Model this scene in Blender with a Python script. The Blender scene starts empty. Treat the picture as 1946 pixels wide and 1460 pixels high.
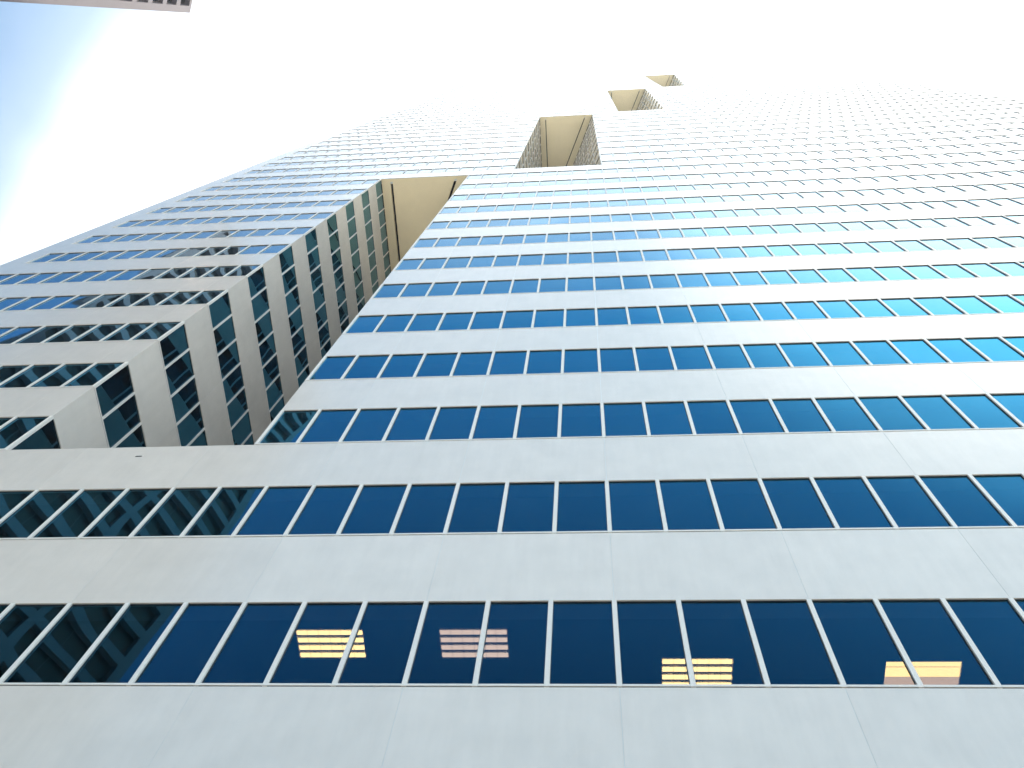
import bpy, math, random
from mathutils import Matrix, Vector
random.seed(7)
SC = bpy.context.scene
COL = SC.collection

# ------------------------------------------------------------------ dimensions
G = 11.617            # height of the lowest window sill in view above the ground
FH = 4.108            # floor height
WH = 2.043            # window height
SLANT = math.radians(23.2)
CAMX, CAMY, CAMZ = -0.3268, -8.3325, 1.6
SUN_AZ, SUN_EL = 77.0, 62.0
VEIL_AZ, VEIL_EL = -5.0, 66.0

# ------------------------------------------------------------------ camera
cam = bpy.data.cameras.new('camera')
cam.sensor_width = 36.0
cam.lens = 1704.36 / 1946 * 36.0
cam.clip_start = 0.05
cam.clip_end = 20000
camo = bpy.data.objects.new('camera', cam)
COL.objects.link(camo)
_R = ((0.99611742, 0.02580116, 0.08416874), (0.06926528, 0.36040982, -0.93021883), (-0.05433596, 0.93243716, 0.35722338))
camo.matrix_world = Matrix(((*_R[0], CAMX), (-_R[2][0], -_R[2][1], -_R[2][2], CAMY), (*_R[1], CAMZ), (0, 0, 0, 1)))
SC.camera = camo

# ------------------------------------------------------------------ world
az, el = math.radians(SUN_AZ), math.radians(SUN_EL)
SUN = Vector((math.sin(az) * math.cos(el), math.cos(az) * math.cos(el), math.sin(el)))
W = bpy.data.worlds.new('World')
SC.world = W
W.use_nodes = True
wt = W.node_tree
wt.nodes.clear()


def wn(t, **kw):
    n = wt.nodes.new(t)
    for k, v in kw.items():
        setattr(n, k, v)
    return n


sky = wn('ShaderNodeTexSky', sky_type='NISHITA', sun_disc=False, sun_elevation=el, sun_rotation=az,
         altitude=200, air_density=1.0, dust_density=2.0, ozone_density=1.5)
tc = wn('ShaderNodeTexCoord')
nrm = wn('ShaderNodeVectorMath', operation='NORMALIZE')
wt.links.new(tc.outputs['Generated'], nrm.inputs[0])
dot = wn('ShaderNodeVectorMath', operation='DOT_PRODUCT')
_a, _e = math.radians(VEIL_AZ), math.radians(VEIL_EL)
dot.inputs[1].default_value = (math.sin(_a) * math.cos(_e), math.cos(_a) * math.cos(_e), math.sin(_e))
wt.links.new(nrm.outputs[0], dot.inputs[0])
acs = wn('ShaderNodeMath', operation='ARCCOSINE')
wt.links.new(dot.outputs['Value'], acs.inputs[0])
noi = wn('ShaderNodeTexNoise')
noi.inputs['Scale'].default_value = 3.0
noi.inputs['Detail'].default_value = 5.0
wt.links.new(nrm.outputs[0], noi.inputs['Vector'])
nm = wn('ShaderNodeMath', operation='MULTIPLY_ADD')
nm.inputs[1].default_value = 0.10
nm.inputs[2].default_value = -0.05
wt.links.new(noi.outputs['Fac'], nm.inputs[0])
adn = wn('ShaderNodeMath', operation='ADD')
wt.links.new(acs.outputs[0], adn.inputs[0])
wt.links.new(nm.outputs[0], adn.inputs[1])
# thin bright veil of high cloud centred apart from the sun, thinning out to blue sky
veil = wn('ShaderNodeValToRGB')
mr = wn('ShaderNodeMath', operation='DIVIDE')
mr.inputs[1].default_value = math.pi
wt.links.new(adn.outputs[0], mr.inputs[0])
wt.links.new(mr.outputs[0], veil.inputs['Fac'])
cr = veil.color_ramp
STOPS = [(0.0, 1.0), (25, 0.90), (30, 0.55), (35.5, 0.14), (40, 0.05), (45, 0.0), (180, 0.0)]
while len(cr.elements) < len(STOPS):
    cr.elements.new(0.5)
for e, (a, v) in zip(cr.elements, STOPS):
    e.position = a / 180.0
    e.color = (v, v, v, 1)
# the white aureole round the sun itself
dot2 = wn('ShaderNodeVectorMath', operation='DOT_PRODUCT')
dot2.inputs[1].default_value = SUN
wt.links.new(nrm.outputs[0], dot2.inputs[0])
aur = wn('ShaderNodeMapRange', interpolation_type='SMOOTHSTEP')
aur.inputs['From Min'].default_value = math.cos(math.radians(35))
aur.inputs['From Max'].default_value = math.cos(math.radians(12))
aur.inputs['To Max'].default_value = 0.9
wt.links.new(dot2.outputs['Value'], aur.inputs['Value'])
vmax = wn('ShaderNodeMath', operation='MAXIMUM')
wt.links.new(veil.outputs['Color'], vmax.inputs[0])
wt.links.new(aur.outputs[0], vmax.inputs[1])
mix = wn('ShaderNodeMix', data_type='RGBA')
wt.links.new(vmax.outputs[0], mix.inputs[0])
tin = wn('ShaderNodeMix', data_type='RGBA', blend_type='MULTIPLY')
tin.inputs[0].default_value = 1.0
tin.inputs[7].default_value = (0.38, 0.76, 0.85, 1)
wt.links.new(sky.outputs[0], tin.inputs[6])
wt.links.new(tin.outputs[2], mix.inputs[6])
mix.inputs[7].default_value = (13.2, 13.1, 12.6, 1)
bg = wn('ShaderNodeBackground')
bg.inputs['Strength'].default_value = 0.10
wt.links.new(mix.outputs[2], bg.inputs['Color'])
out = wn('ShaderNodeOutputWorld')
wt.links.new(bg.outputs[0], out.inputs['Surface'])

sl = bpy.data.lights.new('sun', 'SUN')
sl.energy = 3.0
sl.angle = math.radians(0.53)
sl.color = (1.0, 0.96, 0.88)
so = bpy.data.objects.new('sun', sl)
so.rotation_euler = (-SUN).to_track_quat('-Z', 'Y').to_euler()
so.location = (0, 0, 400)
COL.objects.link(so)

vs = SC.view_settings
vs.view_transform = 'Standard'
vs.look = 'None'
vs.gamma = 1.0
vs.use_curve_mapping = False
vs.exposure = 1.6


# ------------------------------------------------------------------ materials
class NT:
    def __init__(self, name):
        self.m = bpy.data.materials.new(name)
        self.m.use_nodes = True
        self.t = self.m.node_tree
        self.t.nodes.clear()
        self.out = self.t.nodes.new('ShaderNodeOutputMaterial')

    def n(self, t, ins=None, **kw):
        n = self.t.nodes.new(t)
        for k, v in kw.items():
            setattr(n, k, v)
        for k, v in (ins or {}).items():
            s = n.inputs[k]
            if hasattr(v, 'links') or isinstance(v, bpy.types.NodeSocket):
                self.t.links.new(v, s)
            else:
                s.default_value = v
        return n


def rgb(c):
    return (c[0], c[1], c[2], 1)


def paint(name, col, rough=0.4, spec=0.5, mott=0.06, streak=0.05, rnd=0.05, grain=0.03, bump=0.0, coat=0.0):
    k = NT(name)
    geo = k.n('ShaderNodeNewGeometry')
    oi = k.n('ShaderNodeObjectInfo')
    pos = geo.outputs['Position']
    n1 = k.n('ShaderNodeTexNoise', {'Vector': pos, 'Scale': 1.3, 'Detail': 5.0, 'Roughness': 0.6})
    sc = k.n('ShaderNodeVectorMath', {0: pos, 1: (3.0, 3.0, 0.35)}, operation='MULTIPLY')
    n2 = k.n('ShaderNodeTexNoise', {'Vector': sc.outputs[0], 'Scale': 1.6, 'Detail': 4.0, 'Roughness': 0.65})
    n3 = k.n('ShaderNodeTexNoise', {'Vector': pos, 'Scale': 60.0, 'Detail': 2.0})

    def term(s, amp):
        a = k.n('ShaderNodeMath', {0: s, 1: 0.5}, operation='SUBTRACT')
        return k.n('ShaderNodeMath', {0: a.outputs[0], 1: amp}, operation='MULTIPLY').outputs[0]
    v = None
    for s, amp in ((n1.outputs['Fac'], mott * 2), (n2.outputs['Fac'], streak * 2), (n3.outputs['Fac'], grain * 2),
                   (geo.outputs['Random Per Island'], rnd), (oi.outputs['Random'], rnd)):
        t = term(s, amp)
        v = t if v is None else k.n('ShaderNodeMath', {0: v, 1: t}, operation='ADD').outputs[0]
    f = k.n('ShaderNodeMath', {0: v, 1: 1.0}, operation='ADD')
    c = k.n('ShaderNodeVectorMath', {0: (col[0], col[1], col[2])}, operation='SCALE')
    k.t.links.new(f.outputs[0], c.inputs['Scale'])
    b = k.n('ShaderNodeBsdfPrincipled', {'Base Color': c.outputs[0], 'Roughness': rough})
    b.inputs['Specular IOR Level'].default_value = spec
    if coat:
        b.inputs['Coat Weight'].default_value = coat
        b.inputs['Coat Roughness'].default_value = 0.14
        b.inputs['Coat IOR'].default_value = 1.55
        b.inputs['Specular Tint'].default_value = (1.0, 0.92, 0.82, 1)
    if bump:
        bp = k.n('ShaderNodeBump', {'Height': n3.outputs['Fac'], 'Strength': bump, 'Distance': 0.01})
        k.t.links.new(bp.outputs[0], b.inputs['Normal'])
    k.t.links.new(b.outputs[0], k.out.inputs['Surface'])
    return k.m


def plain(name, col, rough=0.6, spec=0.4):
    k = NT(name)
    geo = k.n('ShaderNodeNewGeometry')
    n1 = k.n('ShaderNodeTexNoise', {'Vector': geo.outputs['Position'], 'Scale': 9.0, 'Detail': 3.0})
    mp = k.n('ShaderNodeMapRange', {'Value': n1.outputs['Fac'], 'To Min': 0.85, 'To Max': 1.15})
    c = k.n('ShaderNodeVectorMath', {0: (col[0], col[1], col[2])}, operation='SCALE')
    k.t.links.new(mp.outputs[0], c.inputs['Scale'])
    b = k.n('ShaderNodeBsdfPrincipled', {'Base Color': c.outputs[0], 'Roughness': rough})
    b.inputs['Specular IOR Level'].default_value = spec
    k.t.links.new(b.outputs[0], k.out.inputs['Surface'])
    return k.m


def glass(name, f0, tint, trans, wav=0.5, wscale=0.45, rnd=0.10, power=2.6):
    """coated office glass: reflection tinted at steep view, clear at grazing view; dim tinted transmission"""
    k = NT(name)
    geo = k.n('ShaderNodeNewGeometry')
    oi = k.n('ShaderNodeObjectInfo')
    pos = geo.outputs['Position']
    add = k.n('ShaderNodeMath', {0: geo.outputs['Random Per Island'], 1: oi.outputs['Random']}, operation='ADD')
    off = k.n('ShaderNodeVectorMath', {0: (31.0, 17.0, 23.0)}, operation='SCALE')
    k.t.links.new(add.outputs[0], off.inputs['Scale'])
    p2 = k.n('ShaderNodeVectorMath', {0: pos, 1: off.outputs[0]}, operation='ADD')
    nz = k.n('ShaderNodeTexNoise', {'Vector': p2.outputs[0], 'Scale': wscale, 'Detail': 0.0})
    bp = k.n('ShaderNodeBump', {'Height': nz.outputs['Fac'], 'Strength': 1.0, 'Distance': wav})
    lw = k.n('ShaderNodeLayerWeight', {'Blend': 0.5})
    pw = k.n('ShaderNodeMath', {0: lw.outputs['Facing'], 1: power}, operation='POWER')
    fr = k.n('ShaderNodeMapRange', {'Value': pw.outputs[0], 'To Min': f0, 'To Max': 1.0})
    tv = k.n('ShaderNodeMapRange', {'Value': pw.outputs[0], 'From Min': 0.40, 'From Max': 0.80})
    tm = k.n('ShaderNodeMix', {0: tv.outputs[0], 6: rgb(tint), 7: (1, 1, 1, 1)}, data_type='RGBA')
    rv = k.n('ShaderNodeMapRange', {'Value': add.outputs[0], 'From Max': 2.0, 'To Min': 1 - rnd, 'To Max': 1 + rnd})
    tm2 = k.n('ShaderNodeVectorMath', {0: tm.outputs[2]}, operation='SCALE')
    k.t.links.new(rv.outputs[0], tm2.inputs['Scale'])
    gl = k.n('ShaderNodeBsdfAnisotropic', {'Color': tm2.outputs[0], 'Roughness': 0.015, 'Normal': bp.outputs[0]})
    tr = k.n('ShaderNodeBsdfTransparent', {'Color': rgb(trans)})
    mx = k.n('ShaderNodeMixShader', {0: fr.outputs[0], 1: tr.outputs[0], 2: gl.outputs[0]})
    k.t.links.new(mx.outputs[0], k.out.inputs['Surface'])
    return k.m


def lamp(name, col, strength):
    k = NT(name)
    e = k.n('ShaderNodeEmission', {'Color': rgb(col), 'Strength': strength})
    k.t.links.new(e.outputs[0], k.out.inputs['Surface'])
    return k.m


M = {}
M['panel'] = paint('white_panel', (0.79, 0.72, 0.66), rough=0.20, spec=1.0, mott=0.10, streak=0.07, coat=0.35)
M['trim'] = paint('white_trim', (0.82, 0.77, 0.72), rough=0.35, mott=0.02, streak=0.02, rnd=0.02)
M['seal'] = plain('joint_sealant', (0.66, 0.68, 0.69), 0.8, 0.2)
M['gasket_and_shade'] = plain('black_gasket_and_shade', (0.05, 0.058, 0.07), 0.5, 0.4)
M['glass'] = glass('coated_glass', 0.02, (0.12, 0.61, 1.0), (0.24, 0.23, 0.22), wav=0.013)
M['core'] = plain('dark_interior', (0.02, 0.02, 0.024), 0.9, 0.1)
M['soffit'] = paint('beige_soffit', (0.90, 0.79, 0.56), rough=0.7, spec=0.25, mott=0.05, streak=0.0, rnd=0.0, grain=0.05)
M['slot'] = plain('slot_shadow', (0.012, 0.01, 0.01), 0.8, 0.1)
M['conc'] = paint('grey_concrete', (0.095, 0.074, 0.082), rough=0.75, spec=0.3, rnd=0.08)
M['bronze'] = glass('bronze_glass', 0.04, (0.75, 0.6, 0.5), (0.16, 0.09, 0.08), wav=0.02, power=5.0)
M['dim'] = plain('dim_interior', (0.10, 0.07, 0.06), 0.8, 0.1)
M['roof'] = plain('roof_gravel', (0.35, 0.34, 0.32), 0.9, 0.2)
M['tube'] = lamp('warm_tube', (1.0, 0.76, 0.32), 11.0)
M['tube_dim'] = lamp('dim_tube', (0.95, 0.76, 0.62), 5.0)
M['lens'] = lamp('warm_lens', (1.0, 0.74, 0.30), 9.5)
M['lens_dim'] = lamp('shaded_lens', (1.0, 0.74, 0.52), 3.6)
M['reflector'] = plain('lamp_reflector', (0.7, 0.68, 0.62), 0.4, 0.5)
M['asphalt'] = plain('asphalt', (0.05, 0.05, 0.052), 0.9, 0.3)
M['paving'] = paint('grey_paving', (0.13, 0.125, 0.12), rough=0.8, spec=0.3)
M['paint'] = plain('road_paint', (0.75, 0.75, 0.72), 0.7, 0.3)
M['earth'] = plain('city_ground', (0.48, 0.45, 0.39), 0.95, 0.2)


# ------------------------------------------------------------------ mesh helpers
class MB:
    def __init__(self):
        self.v, self.f, self.mi = [], [], []

    def box(self, x0, x1, y0, y1, z0, z1, mi=0, mat=None):
        b = len(self.v)
        P = [(x0, y0, z0), (x1, y0, z0), (x1, y1, z0), (x0, y1, z0), (x0, y0, z1), (x1, y0, z1), (x1, y1, z1), (x0, y1, z1)]
        if mat is not None:
            P = [tuple(mat @ Vector(p)) for p in P]
        self.v += P
        for q in ((0, 3, 2, 1), (4, 5, 6, 7), (0, 1, 5, 4), (1, 2, 6, 5), (2, 3, 7, 6), (3, 0, 4, 7)):
            self.f.append(tuple(b + i for i in q))
            self.mi.append(mi)
        return self

    def prism(self, poly, z0, z1, mi=0):
        b, n = len(self.v), len(poly)
        self.v += [(x, y, z0) for x, y in poly] + [(x, y, z1) for x, y in poly]
        self.f.append(tuple(b + i for i in reversed(range(n))))
        self.f.append(tuple(b + n + i for i in range(n)))
        self.mi += [mi, mi]
        for i in range(n):
            j = (i + 1) % n
            self.f.append((b + i, b + j, b + n + j, b + n + i))
            self.mi.append(mi)
        return self

    def mesh(self, name, mats):
        m = bpy.data.meshes.new(name)
        m.from_pydata(self.v, [], self.f)
        for k in (mats if isinstance(mats, (list, tuple)) else [mats]):
            m.materials.append(k)
        if any(self.mi):
            m.polygons.foreach_set('material_index', self.mi)
        m.update()
        return m

    def build(self, name, mats, parent=None, kind=None):
        return link(name, self.mesh(name, mats), parent, kind)


def link(name, me, parent=None, kind=None, mat=None):
    o = bpy.data.objects.new(name, me)
    COL.objects.link(o)
    if parent:
        o.parent = parent
    if mat is not None:
        o.matrix_local = mat
    if kind:
        o['kind'] = kind
    return o


def thing(name, label, cat, loc=(0, 0, 0), group=None):
    o = bpy.data.objects.new(name, None)
    o.location = loc
    o['label'] = label
    o['category'] = cat
    if group:
        o['group'] = group
    COL.objects.link(o)
    return o


# wall frame: local x runs along the wall, local -y is outward, local z up
def frame(ox, oy, ang):
    return Matrix.Translation((ox, oy, 0)) @ Matrix.Rotation(ang, 4, 'Z')


CAMI = camo.matrix_world.inverted()


def screen_area(pts):
    P = []
    for p in pts:
        c = CAMI @ p
        if c.z > -0.1:
            return 0
        P.append((512 + 897.0 * c.x / -c.z, 384 - 897.0 * c.y / -c.z))
    if all(q[0] < 0 for q in P) or all(q[0] > 1024 for q in P) or all(q[1] < 0 for q in P) or all(q[1] > 768 for q in P):
        return 0
    P = [(min(max(x, 0), 1024), min(max(y, 0), 768)) for x, y in P]
    return 0.5 * sum(P[i][0] * P[(i + 1) % 4][1] - P[(i + 1) % 4][0] * P[i][1] for i in range(4))


# ------------------------------------------------------------------ ground
TOPZ = G + 46.75 * FH
MB().box(-3000, 3000, -3000, 3000, -0.6, -0.004).build('ground', M['earth'], kind='structure')
MB().box(-70, 90, -9.5, 60, -0.15, 0.0).build('pavement', M['paving'], kind='structure')
MB().box(-400, 400, -22.5, -9.5, -0.2, -0.12 + 0.004).build('road', M['asphalt'], kind='structure')
pv = MB()
for i in range(-40, 41):
    pv.box(i * 9.0, i * 9.0 + 3.0, -16.1, -15.95, -0.118, -0.112)
pv.build('road_marking', M['paint'], kind='structure')

# ------------------------------------------------------------------ the white office tower
tower = thing('office_tower', 'white panelled skyscraper with blue ribbon windows and four stepped notches in its face', 'skyscraper', (9, 20, 0))
T0 = Matrix.Translation((-9, -20, 0))     # parts are placed in world coordinates below the Empty
X0, X1 = -27, 45
NOTCH = [(-14, 2), (-5, 13), (4, 24), (13, 35)]     # left column, lowest row; 6 columns wide, 11 rows high
NW, NR = 6, 11
DEEP = NW / math.tan(SLANT)
ROWS = range(-2, 46)


def zsill(j):
    return G + FH * j


rec = {'window': [], 'mullion': [], 'panel': [], 'corner': []}
facade = frame(0, 0, 0)


def notch_at_window(j):
    return [n for n in NOTCH if n[1] <= j <= n[1] + NR - 1]


def notch_at_panel(s):     # panel band between row s and row s+1
    return [n for n in NOTCH if n[1] <= s <= n[1] + NR - 2]


def segs(a, b, cuts):
    cur, out_ = a, []
    for c0, c1 in sorted(cuts):
        if c0 > cur:
            out_.append((cur, c0))
        cur = c1
    if cur < b:
        out_.append((cur, b))
    return out_


def add_rows(fr, a, b, j):
    n = int(math.floor(b - a + 1e-6))
    for i in range(n):
        rec['window'].append((fr, a + i, j))
    for i in range(n + 1):
        rec['mullion'].append((fr, a + i, j, 0 if i == 0 else (1 if i == n else 2)))


for j in ROWS:
    for a, b in segs(X0 + 1, X1 - 1, [(n[0], n[0] + NW) for n in notch_at_window(j)]):
        add_rows(facade, a, b, j)
    rec['corner'].append((facade, X0, X0 + 1, zsill(j), zsill(j) + WH))
    rec['corner'].append((facade, X1 - 1, X1, zsill(j), zsill(j) + WH))
bands = []
for s in range(-3, 46):
    z0 = 0.0 if s == -3 else zsill(s) + WH
    z1 = TOPZ if s == 45 else zsill(s + 1)
    for a, b in segs(X0, X1, [(n[0], n[0] + NW) for n in notch_at_panel(s)]):
        bands.append((facade, a, b, z0, z1))
        cuts = sorted({a, b} | {c for c in range(X0, X1 + 1, 3) if a < c < b})
        for c0, c1 in zip(cuts, cuts[1:]):
            rec['panel'].append((facade, c0, c1, z0, z1))
nwalls = []
for nx, nj in NOTCH:
    fl = frame(nx, 0, math.pi / 2)
    L = NW / math.sin(SLANT)
    ax, ay = nx, DEEP
    fr = frame(ax, ay, math.atan2(-math.cos(SLANT), math.sin(SLANT)))
    nwalls.append((fl, 0.0, DEEP, nj))
    nwalls.append((fr, 0.0, L, nj))
for fw, a, b, nj in nwalls:
    right = b > DEEP + 0.1
    for j in range(nj, nj + NR):
        if right:
            n = int(b)
            add_rows(fw, b - n, b, j)
        else:
            add_rows(fw, 0.0, int(b), j)
    for s in range(nj, nj + NR - 1):
        z0, z1 = zsill(s) + WH, zsill(s + 1)
        bands.append((fw, a, b, z0, z1))
        n = int(b // 3)
        cuts = [0] + [k * 3 for k in range(1, n + 1)] + [b] if not right else [0] + [b - k * 3 for k in range(n, 0, -1)] + [b]
        for c0, c1 in zip(cuts, cuts[1:]):
            if c1 - c0 > 0.05:
                rec['panel'].append((fw, c0, c1, z0, z1))

GAP = 0.004


def quad(fr, u0, u1, z0, z1):
    return [fr @ Vector((u0, 0, z0)), fr @ Vector((u1, 0, z0)), fr @ Vector((u1, 0, z1)), fr @ Vector((u0, 0, z1))]


def rank(items, q):
    sc = [(abs(min(0, screen_area(q(r)))) if facing(q(r)) else 0, k) for k, r in enumerate(items)]
    sc.sort(reverse=True)
    top = {k for a, k in sc[:300] if a > 0}
    return [items[k] for a, k in sc[:300] if a > 0], [r for k, r in enumerate(items) if k not in top]


def facing(q):
    n = (q[1] - q[0]).cross(q[3] - q[0])
    return n.dot(camo.matrix_world.translation - q[0]) > 0


# window unit (one bay wide, origin at the left mullion's centre line on the sill line)
MW = 0.0375


def unit_frame(mb, mat=None):
    a, b = MW, 1 - MW
    mb.box(a, b, 0.004, 0.05, 0.0, 0.016, 0, mat)                 # dark bar painting in the shade of the gap under the sill
    mb.box(a, a + 0.010, 0.026, 0.05, 0.06, WH - 0.012, 0, mat)
    mb.box(b - 0.010, b, 0.026, 0.05, 0.06, WH - 0.012, 0, mat)
    mb.box(a, b, 0.024, 0.05, WH - 0.010, WH - 0.001, 0, mat)
    return mb


def unit_sill(mb, mat=None):
    return mb.box(MW + 0.002, 1 - MW - 0.002, -0.010, 0.048, 0.018, 0.058, 0, mat)


def unit_pane(mb, mat=None):
    return mb.box(MW + 0.004, 1 - MW - 0.004, 0.037, 0.047, 0.050, WH - 0.006, 0, mat)


def unit_mullion(mb, mat=None):
    return mb.box(-MW, MW, -0.005, 0.052, 0.019, WH - 0.001, 0, mat)


ME_FRAME = unit_frame(MB()).mesh('window', M['gasket_and_shade'])
ME_SILL = unit_sill(MB()).mesh('sill', M['trim'])
ME_PANE = unit_pane(MB()).mesh('pane', M['glass'])
ME_MULL = unit_mullion(MB()).mesh('mullion', M['trim'])


def place(fr, u, z):
    return fr @ Matrix.Translation((u, 0, z))


big, rest = rank(rec['window'], lambda r: quad(r[0], r[1], r[1] + 1, zsill(r[2]), zsill(r[2]) + WH))
for fr, u, j in big:
    w = link('window', ME_FRAME, tower, mat=T0 @ place(fr, u, zsill(j)))
    link('pane', ME_PANE, w)
    link('sill', ME_SILL, w)
fb, sb, pb = MB(), MB(), MB()
for fr, u, j in rest:
    m = place(fr, u, zsill(j))
    unit_frame(fb, m)
    unit_sill(sb, m)
    unit_pane(pb, m)
for nme, mb, mt in (('window_frame', fb, M['gasket_and_shade']), ('window_sill', sb, M['trim']), ('window_pane', pb, M['glass'])):
    o = mb.build(nme, mt, tower, 'stuff')
    o.matrix_local = T0


def mull_box(r, mb, mat=None):
    fr, u, j, side = r
    return unit_mullion(mb, mat)


big, rest = rank(rec['mullion'], lambda r: quad(r[0], r[1] - MW, r[1] + MW, zsill(r[2]), zsill(r[2]) + WH))


def mull_u(r):
    # end mullions sit just inside their wall's end so that walls meet in a clean corner
    return r[1] + (MW + 0.002 if r[3] == 0 else (-MW - 0.002 if r[3] == 1 else 0))


for r in big:
    link('mullion', ME_MULL, tower, mat=T0 @ place(r[0], mull_u(r), zsill(r[2])))
mb = MB()
for r in rest:
    unit_mullion(mb, place(r[0], mull_u(r), zsill(r[2])))
o = mb.build('mullion', M['trim'], tower, 'stuff')
o.matrix_local = T0

CACHE = {}


def panel_mesh(w, h):
    k = (round(w, 3), round(h, 3))
    if k not in CACHE:
        CACHE[k] = MB().box(GAP, w - GAP, 0.0, 0.018, 0.0, h).mesh('wall_panel', M['panel'])
    return CACHE[k]


items = rec['panel'] + rec['corner']
big, rest = rank(items, lambda r: quad(r[0], r[1], r[2], r[3], r[4]))
for fr, u0, u1, z0, z1 in big:
    dz = 0.005 if (fr is facade and (u1 - u0) == 1) else 0.0
    link('wall_panel', panel_mesh(u1 - u0, z1 - z0 - 2 * dz), tower, mat=T0 @ place(fr, u0, z0 + dz))
mb = MB()
for fr, u0, u1, z0, z1 in rest:
    dz = 0.005 if (fr is facade and (u1 - u0) == 1) else 0.0
    mb.box(u0 + GAP, u1 - GAP, 0.0, 0.018, z0 + dz, z1 - dz, 0, fr)
o = mb.build('wall_panel', M['panel'], tower, 'stuff')
o.matrix_local = T0

# backing behind the panels (seen only as the sealant in the joints)
mb = MB()
for fr, u0, u1, z0, z1 in bands:
    mb.box(u0 + 0.022, u1 - 0.022, 0.0045, 0.36, z0 + 0.003, z1 - 0.003, 0, fr)
for fr, u0, u1, z0, z1 in rec['corner']:
    mb.box(u0 + 0.02, u1 - 0.003, 0.0225, 0.30, z0 - 0.02, z1 + 0.02, 0, fr)
o = mb.build('wall_backing', M['seal'], tower)
o.matrix_local = T0


# dark body behind the glass, with the notches cut out; the lowest storey in view is a real room
def outline(z_notch, front=0.40):
    p = [(X0 + 0.05, 44.5), (X0 + 0.05, front)]
    if z_notch:
        x = z_notch[0]
        p += [(x - 0.40, front), (x - 0.40, DEEP + 0.3), (x - 0.15, DEEP + 1.0)]
        p += [(x + NW + 0.44 - 0.17, front)]
    p += [(X1 - 0.05, front), (X1 - 0.05, 44.5)]
    return p[::-1]


mb = MB()
levels = [(0.0, zsill(0) - 0.8, None), (zsill(0) - 0.8, zsill(0) + WH + 0.12, 'room')]
z = zsill(0) + WH + 0.12
for n in NOTCH:
    levels.append((z, zsill(n[1]) - 0.03, None))
    levels.append((zsill(n[1]) - 0.03, zsill(n[1] + NR - 1) + WH + 0.30, n))
    z = zsill(n[1] + NR - 1) + WH + 0.30
levels.append((z, TOPZ - 1.2, None))
for z0, z1, n in levels:
    mb.prism(outline(None, 9.0) if n == 'room' else outline(n), z0, z1)
o = mb.build('core', M['core'], tower)
o.matrix_local = T0

# soffits over the notches: beige slabs parted by the two dark slots, and the floors below
for nx, nj in NOTCH:
    zt = zsill(nj + NR - 1) + WH
    sw = 0.16 if nj == 2 else 0.10
    ta = math.tan(SLANT)
    ys = 0.22

    def xr(y, off=0.0):
        return nx + NW - off - y * ta
    a0, a1 = 0.60, 0.60 + sw
    b0, b1 = 0.70, 0.70 + sw / math.cos(SLANT)
    ya = lambda off, lo: (NW - off - lo) / ta
    par = lambda b, nme: setattr(b.build(nme, M['soffit'], tower), 'matrix_local', T0)
    par(MB().prism([(nx, 0.0195), (xr(0.0195), 0.0195), (xr(ys), ys), (nx, ys)], zt - 0.004, zt + 0.25), 'soffit')
    par(MB().prism([(nx, ys), (nx + a0, ys), (nx + a0, ya(b1, a0)), (nx + a0, ya(0, a0)), (nx, DEEP)], zt - 0.004, zt + 0.25), 'soffit')
    par(MB().prism([(nx + a1, ys), (xr(ys, b1), ys), (nx + a1, ya(b1, a1))], zt - 0.004, zt + 0.25), 'soffit')
    par(MB().prism([(xr(ys, b0), ys), (xr(ys), ys), (nx + a0, ya(0, a0)), (nx + a0, ya(b0, a0))], zt - 0.004, zt + 0.25), 'soffit')
    b = MB().prism([(nx + a0 - .02, ys - .02), (nx + NW - .3, ys - .02), (nx + a0 - .02, ya(0.3, a0))], zt + 0.252, zt + 0.28)
    o = b.build('slot_lining', M['slot'], tower)
    o.matrix_local = T0
    b = MB().box(nx + 0.002, nx + NW - 0.002, -0.004, 0.003, zt - 0.016, zt + 0.002)
    o = b.build('drip_edge', M['gasket_and_shade'], tower)
    o.matrix_local = T0
    b = MB().prism([(nx - 0.3, 0.03), (nx + NW + 0.25, 0.03), (nx - 0.1, DEEP + .8)], zsill(nj) - 0.028, zsill(nj) - 0.012)
    o = b.build('notch_floor', M['roof'], tower)
    o.matrix_local = T0

# small drain slot in the panel band below the lowest notch
b = MB().box(-10.585, -10.435, -0.004, 0.004, zsill(1.874), zsill(1.874) + 0.045)
b.build('drain_slot', M['slot'], tower).matrix_local = T0
b = MB().box(-10.60, -10.42, -0.006, 0.002, zsill(1.874) + 0.047, zsill(1.874) + 0.062)
b.build('drain_hood', M['trim'], tower).matrix_local = T0

# the other sides: the same bands, coarser, and the roof
mb, gb = MB(), MB()
for j in range(-3, 46):
    z0 = 0.0 if j == -3 else zsill(j) + WH
    z1 = TOPZ if j == 45 else zsill(j + 1)
    for bx in ((X0, X0 + .3, 0.03, 45), (X1 - .3, X1, 0.03, 45), (X0 + .31, X1 - .31, 44.7, 45)):
        mb.box(*bx, z0, z1)
for bx in ((X0 + .001, X0 + .3, 0.03, 1.0), (X1 - .3, X1 - .001, 0.03, 1.0), (X0 + .001, X0 + .3, 44, 44.99), (X1 - .3, X1 - .001, 44, 44.99)):
    for j in ROWS:
        mb.box(*bx, zsill(j) + .003, zsill(j) + WH - .003)
for j in ROWS:
    for bx in ((X0 + .08, X0 + .1, 1.0, 44), (X1 - .1, X1 - .08, 1.0, 44), (X0 + 1, X1 - 1, 44.88, 44.9)):
        gb.box(*bx, zsill(j), zsill(j) + WH)
mb.build('side_wall', M['panel'], tower).matrix_local = T0
gb.build('side_glazing', M['glass'], tower, 'stuff').matrix_local = T0
MB().box(X0 + 0.31, X1 - 0.31, 0.37, 44.6, TOPZ - 1.198, TOPZ - 0.9).build('roof', M['roof'], tower).matrix_local = T0

# ------------------------------------------------------------------ ceiling lights behind the lowest window row
ZC = zsill(0) + WH + 0.118


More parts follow.
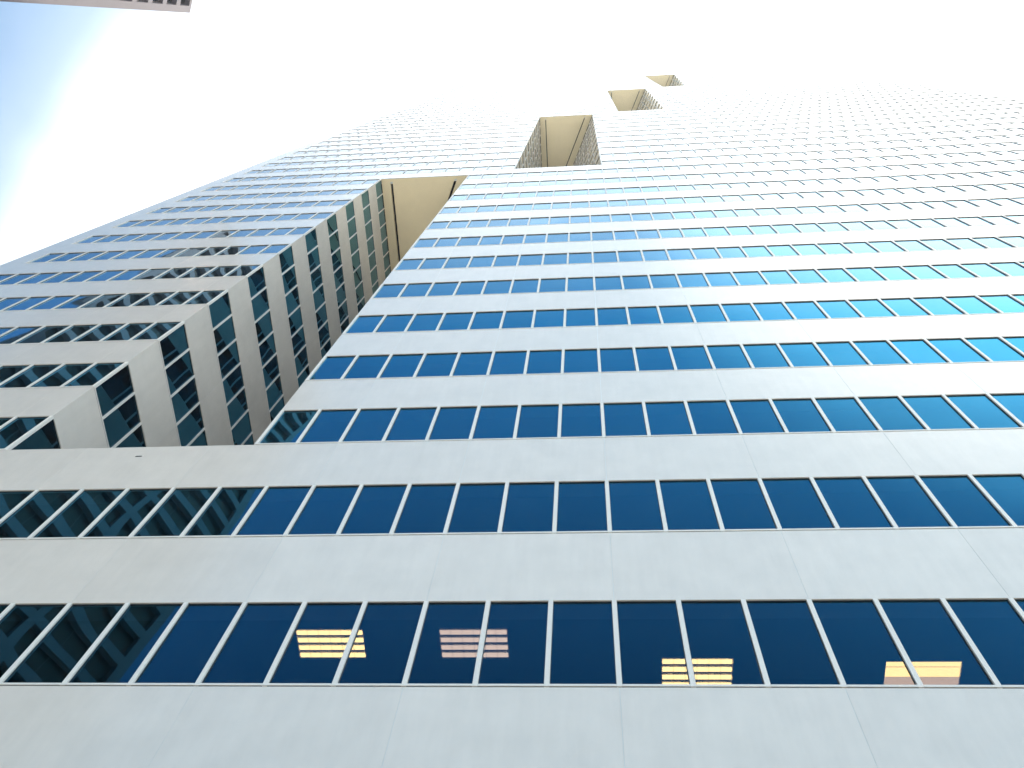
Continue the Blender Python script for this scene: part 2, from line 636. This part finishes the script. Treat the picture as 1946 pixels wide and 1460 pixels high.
def troffer(x0, x1, y0, y1, tube, label, lens=False):
    t = thing('ceiling_light', label, 'ceiling light', ((x0 + x1) / 2, (y0 + y1) / 2, ZC - 0.03), 'ceiling lights behind the lowest window row')
    w, d = (x1 - x0) / 2, (y1 - y0) / 2
    hb = MB()
    hb.box(-w, w, -d, d, 0.022, 0.029)
    for q in ((-w - .012, -w, -d, d), (w, w + .012, -d, d), (-w - .012, w + .012, -d - .012, -d), (-w - .012, w + .012, d, d + .012)):
        hb.box(*q, -0.004, 0.029)
    hb.build('housing', M['reflector'], t)
    if lens:
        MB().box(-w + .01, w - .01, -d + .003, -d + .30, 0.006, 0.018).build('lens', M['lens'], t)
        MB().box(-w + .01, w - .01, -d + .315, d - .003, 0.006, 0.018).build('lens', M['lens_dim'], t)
        MB().box(-w + .004, w - .004, -d + .100, -d + .106, -0.002, 0.006).build('lens_rib', M['reflector'], t)
        return
    n = max(3, round(2 * d / 0.165))
    pitch = 2 * d / n
    me = MB().box(-w + .012, w - .012, 0, pitch * 0.52, 0.004, 0.016).mesh('tube', tube)
    mv = MB().box(-w + .006, w - .006, 0, 0.010, -0.004, 0.018).mesh('louvre', M['dim'])
    for i in range(n):
        link('tube', me, t, mat=Matrix.Translation((0, -d + i * pitch + 0.25 * pitch, 0)))
        link('louvre', mv, t, mat=Matrix.Translation((0, -d + i * pitch + 0.80 * pitch, 0)))
    mc = MB().box(-0.002, 0.002, -d + .005, d - .005, -0.002, 0.003).mesh('baffle', M['dim'])
    for i in range(1, 6):
        link('baffle', mc, t, mat=Matrix.Translation((-w + 2 * w * i / 6, 0, 0)))


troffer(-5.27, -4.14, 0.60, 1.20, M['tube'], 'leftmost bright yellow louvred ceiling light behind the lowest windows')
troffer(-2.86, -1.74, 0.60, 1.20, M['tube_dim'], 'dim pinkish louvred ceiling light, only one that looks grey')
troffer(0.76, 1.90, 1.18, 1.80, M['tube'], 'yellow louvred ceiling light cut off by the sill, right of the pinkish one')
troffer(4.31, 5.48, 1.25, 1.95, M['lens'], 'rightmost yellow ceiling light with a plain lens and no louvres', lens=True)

# ------------------------------------------------------------------ the grey tower to the left
TX, TY, TZ = -50.3, -13.91, 1.6 + 112.2 + 10.02
far = thing('concrete_tower', 'grey concrete high-rise with recessed bronze window bands, cut by the top left corner', 'skyscraper', (TX, TY, 0))
fr = Matrix.Rotation(math.atan2(-math.cos(SLANT), math.sin(SLANT)), 4, 'Z')   # local x runs away from T along the main face, -y outward
# outward normal of this frame points to -x; mirror the run so that the face looks at the white tower
ua = Vector((math.sin(SLANT), -math.cos(SLANT)))
na = Vector((math.cos(SLANT), math.sin(SLANT)))
FR = Matrix(((ua.x, -na.x, 0, 0), (ua.y, -na.y, 0, 0), (0, 0, 1, 0), (0, 0, 0, 1)))   # columns: run, inward, up
LB, DB, FB = 27.8, 30.0, 3.94
NF = int((TZ - 5) // FB)
H0 = TZ - 0.7 - NF * FB
PIERS = [(0.0, 0.85), (18.2, 19.0), (26.95, 27.8)]
win_me = {}


def tower_face(FRM, L, piers, detail):
    for p0, p1 in piers:
        me = MB().box(p0, p1, 0.0, 0.7, 0.006, FB - 0.006).mesh('pier_block', M['conc'])
        for k in range(NF):
            if detail:
                link('pier_block', me, far, mat=FRM @ Matrix.Translation((0, 0, H0 + k * FB)))
    for (a0, a1), (b0, b1) in zip(piers, piers[1:]):
        w = b0 - a1
        n = max(1, round(w / 2.9))
        bw = w / n
        sp = MB().box(0.003, bw - 0.003, 0.02, 0.9, 0.0, 1.12).mesh('spandrel', M['conc'])
        fm = MB().box(0.0, bw, 0.60, 0.66, 1.12, 1.17).box(0.0, bw, 0.60, 0.66, FB - 0.05, FB).box(0.0, 0.05, 0.60, 0.66, 1.17, FB - .05).mesh('window', M['dim'])
        gm = MB().box(0.05, bw, 0.62, 0.64, 1.17, FB - .05).mesh('pane', M['bronze'])
        for k in range(NF):
            for i in range(n):
                mt = FRM @ Matrix.Translation((a1 + i * bw, 0, H0 + k * FB))
                if detail:
                    link('spandrel', sp, far, mat=mt)
                    wo = link('window', fm, far, mat=mt)
                    link('pane', gm, wo)
    top = MB().box(0, L, 0.0, 0.7, H0 + NF * FB + 0.004, TZ)
    o = top.build('parapet', M['conc'], far)
    o.matrix_local = FRM
    o = MB().box(0, L, 0.003, 0.8, 0, H0 - 0.006).build('plinth', M['conc'], far)
    o.matrix_local = FRM


tower_face(FR, LB, PIERS, True)
# plain outer walls on the sides turned away
body = MB()
body.box(0.71, LB - 0.71, 0.95, DB, 0.0, TZ - 0.75)
o = body.build('body', M['dim'], far)
o.matrix_local = FR
sw = MB()
for k in range(NF):
    z0 = H0 + k * FB
    sw.box(-0.0, 0.5, 0.72, DB, z0, z0 + 1.12)
    sw.box(LB - 0.5, LB, 0.72, DB, z0, z0 + 1.12)
    sw.box(0.0, LB, DB + .01, DB + 0.5, z0, z0 + 1.12)
for q in ((0, .5), (LB - .5, LB)):
    sw.box(q[0], q[1], 0.72, DB, 0, H0 - .01)
    sw.box(q[0], q[1], 0.72, DB, H0 + NF * FB, TZ)
    for v in range(6):
        sw.box(q[0] + 0.004, q[1] - 0.004, 0.72 + v * 5.7, 1.5 + v * 5.7, H0, H0 + NF * FB - .01)
sw.box(0.0, LB, DB + .01, DB + .5, H0 + NF * FB, TZ)
o = sw.build('side_wall', M['conc'], far)
o.matrix_local = FR
o = MB().box(0.71, LB - .71, 0.72, DB - .01, TZ - 0.74, TZ - 0.5).build('roof', M['roof'], far)
o.matrix_local = FR

# thin bright volume added to wash out distant parts like glare
hz = NT('glare_air')
hv = hz.n('ShaderNodeVolumePrincipled', {'Color': (0.96, 0.98, 1.0, 1), 'Density': 0.00045, 'Anisotropy': 0.3})
hz.t.links.new(hv.outputs[0], hz.out.inputs['Volume'])
MB().box(-110, 130, -90, 70, -1.6, TOPZ + 4).build('glare_volume', hz.m, kind='stuff')

SC.cycles.volume_bounces = 1
SC.cycles.max_bounces = 8
SC.cycles.transparent_max_bounces = 12
SC.cycles.caustics_reflective = False
SC.cycles.caustics_refractive = False
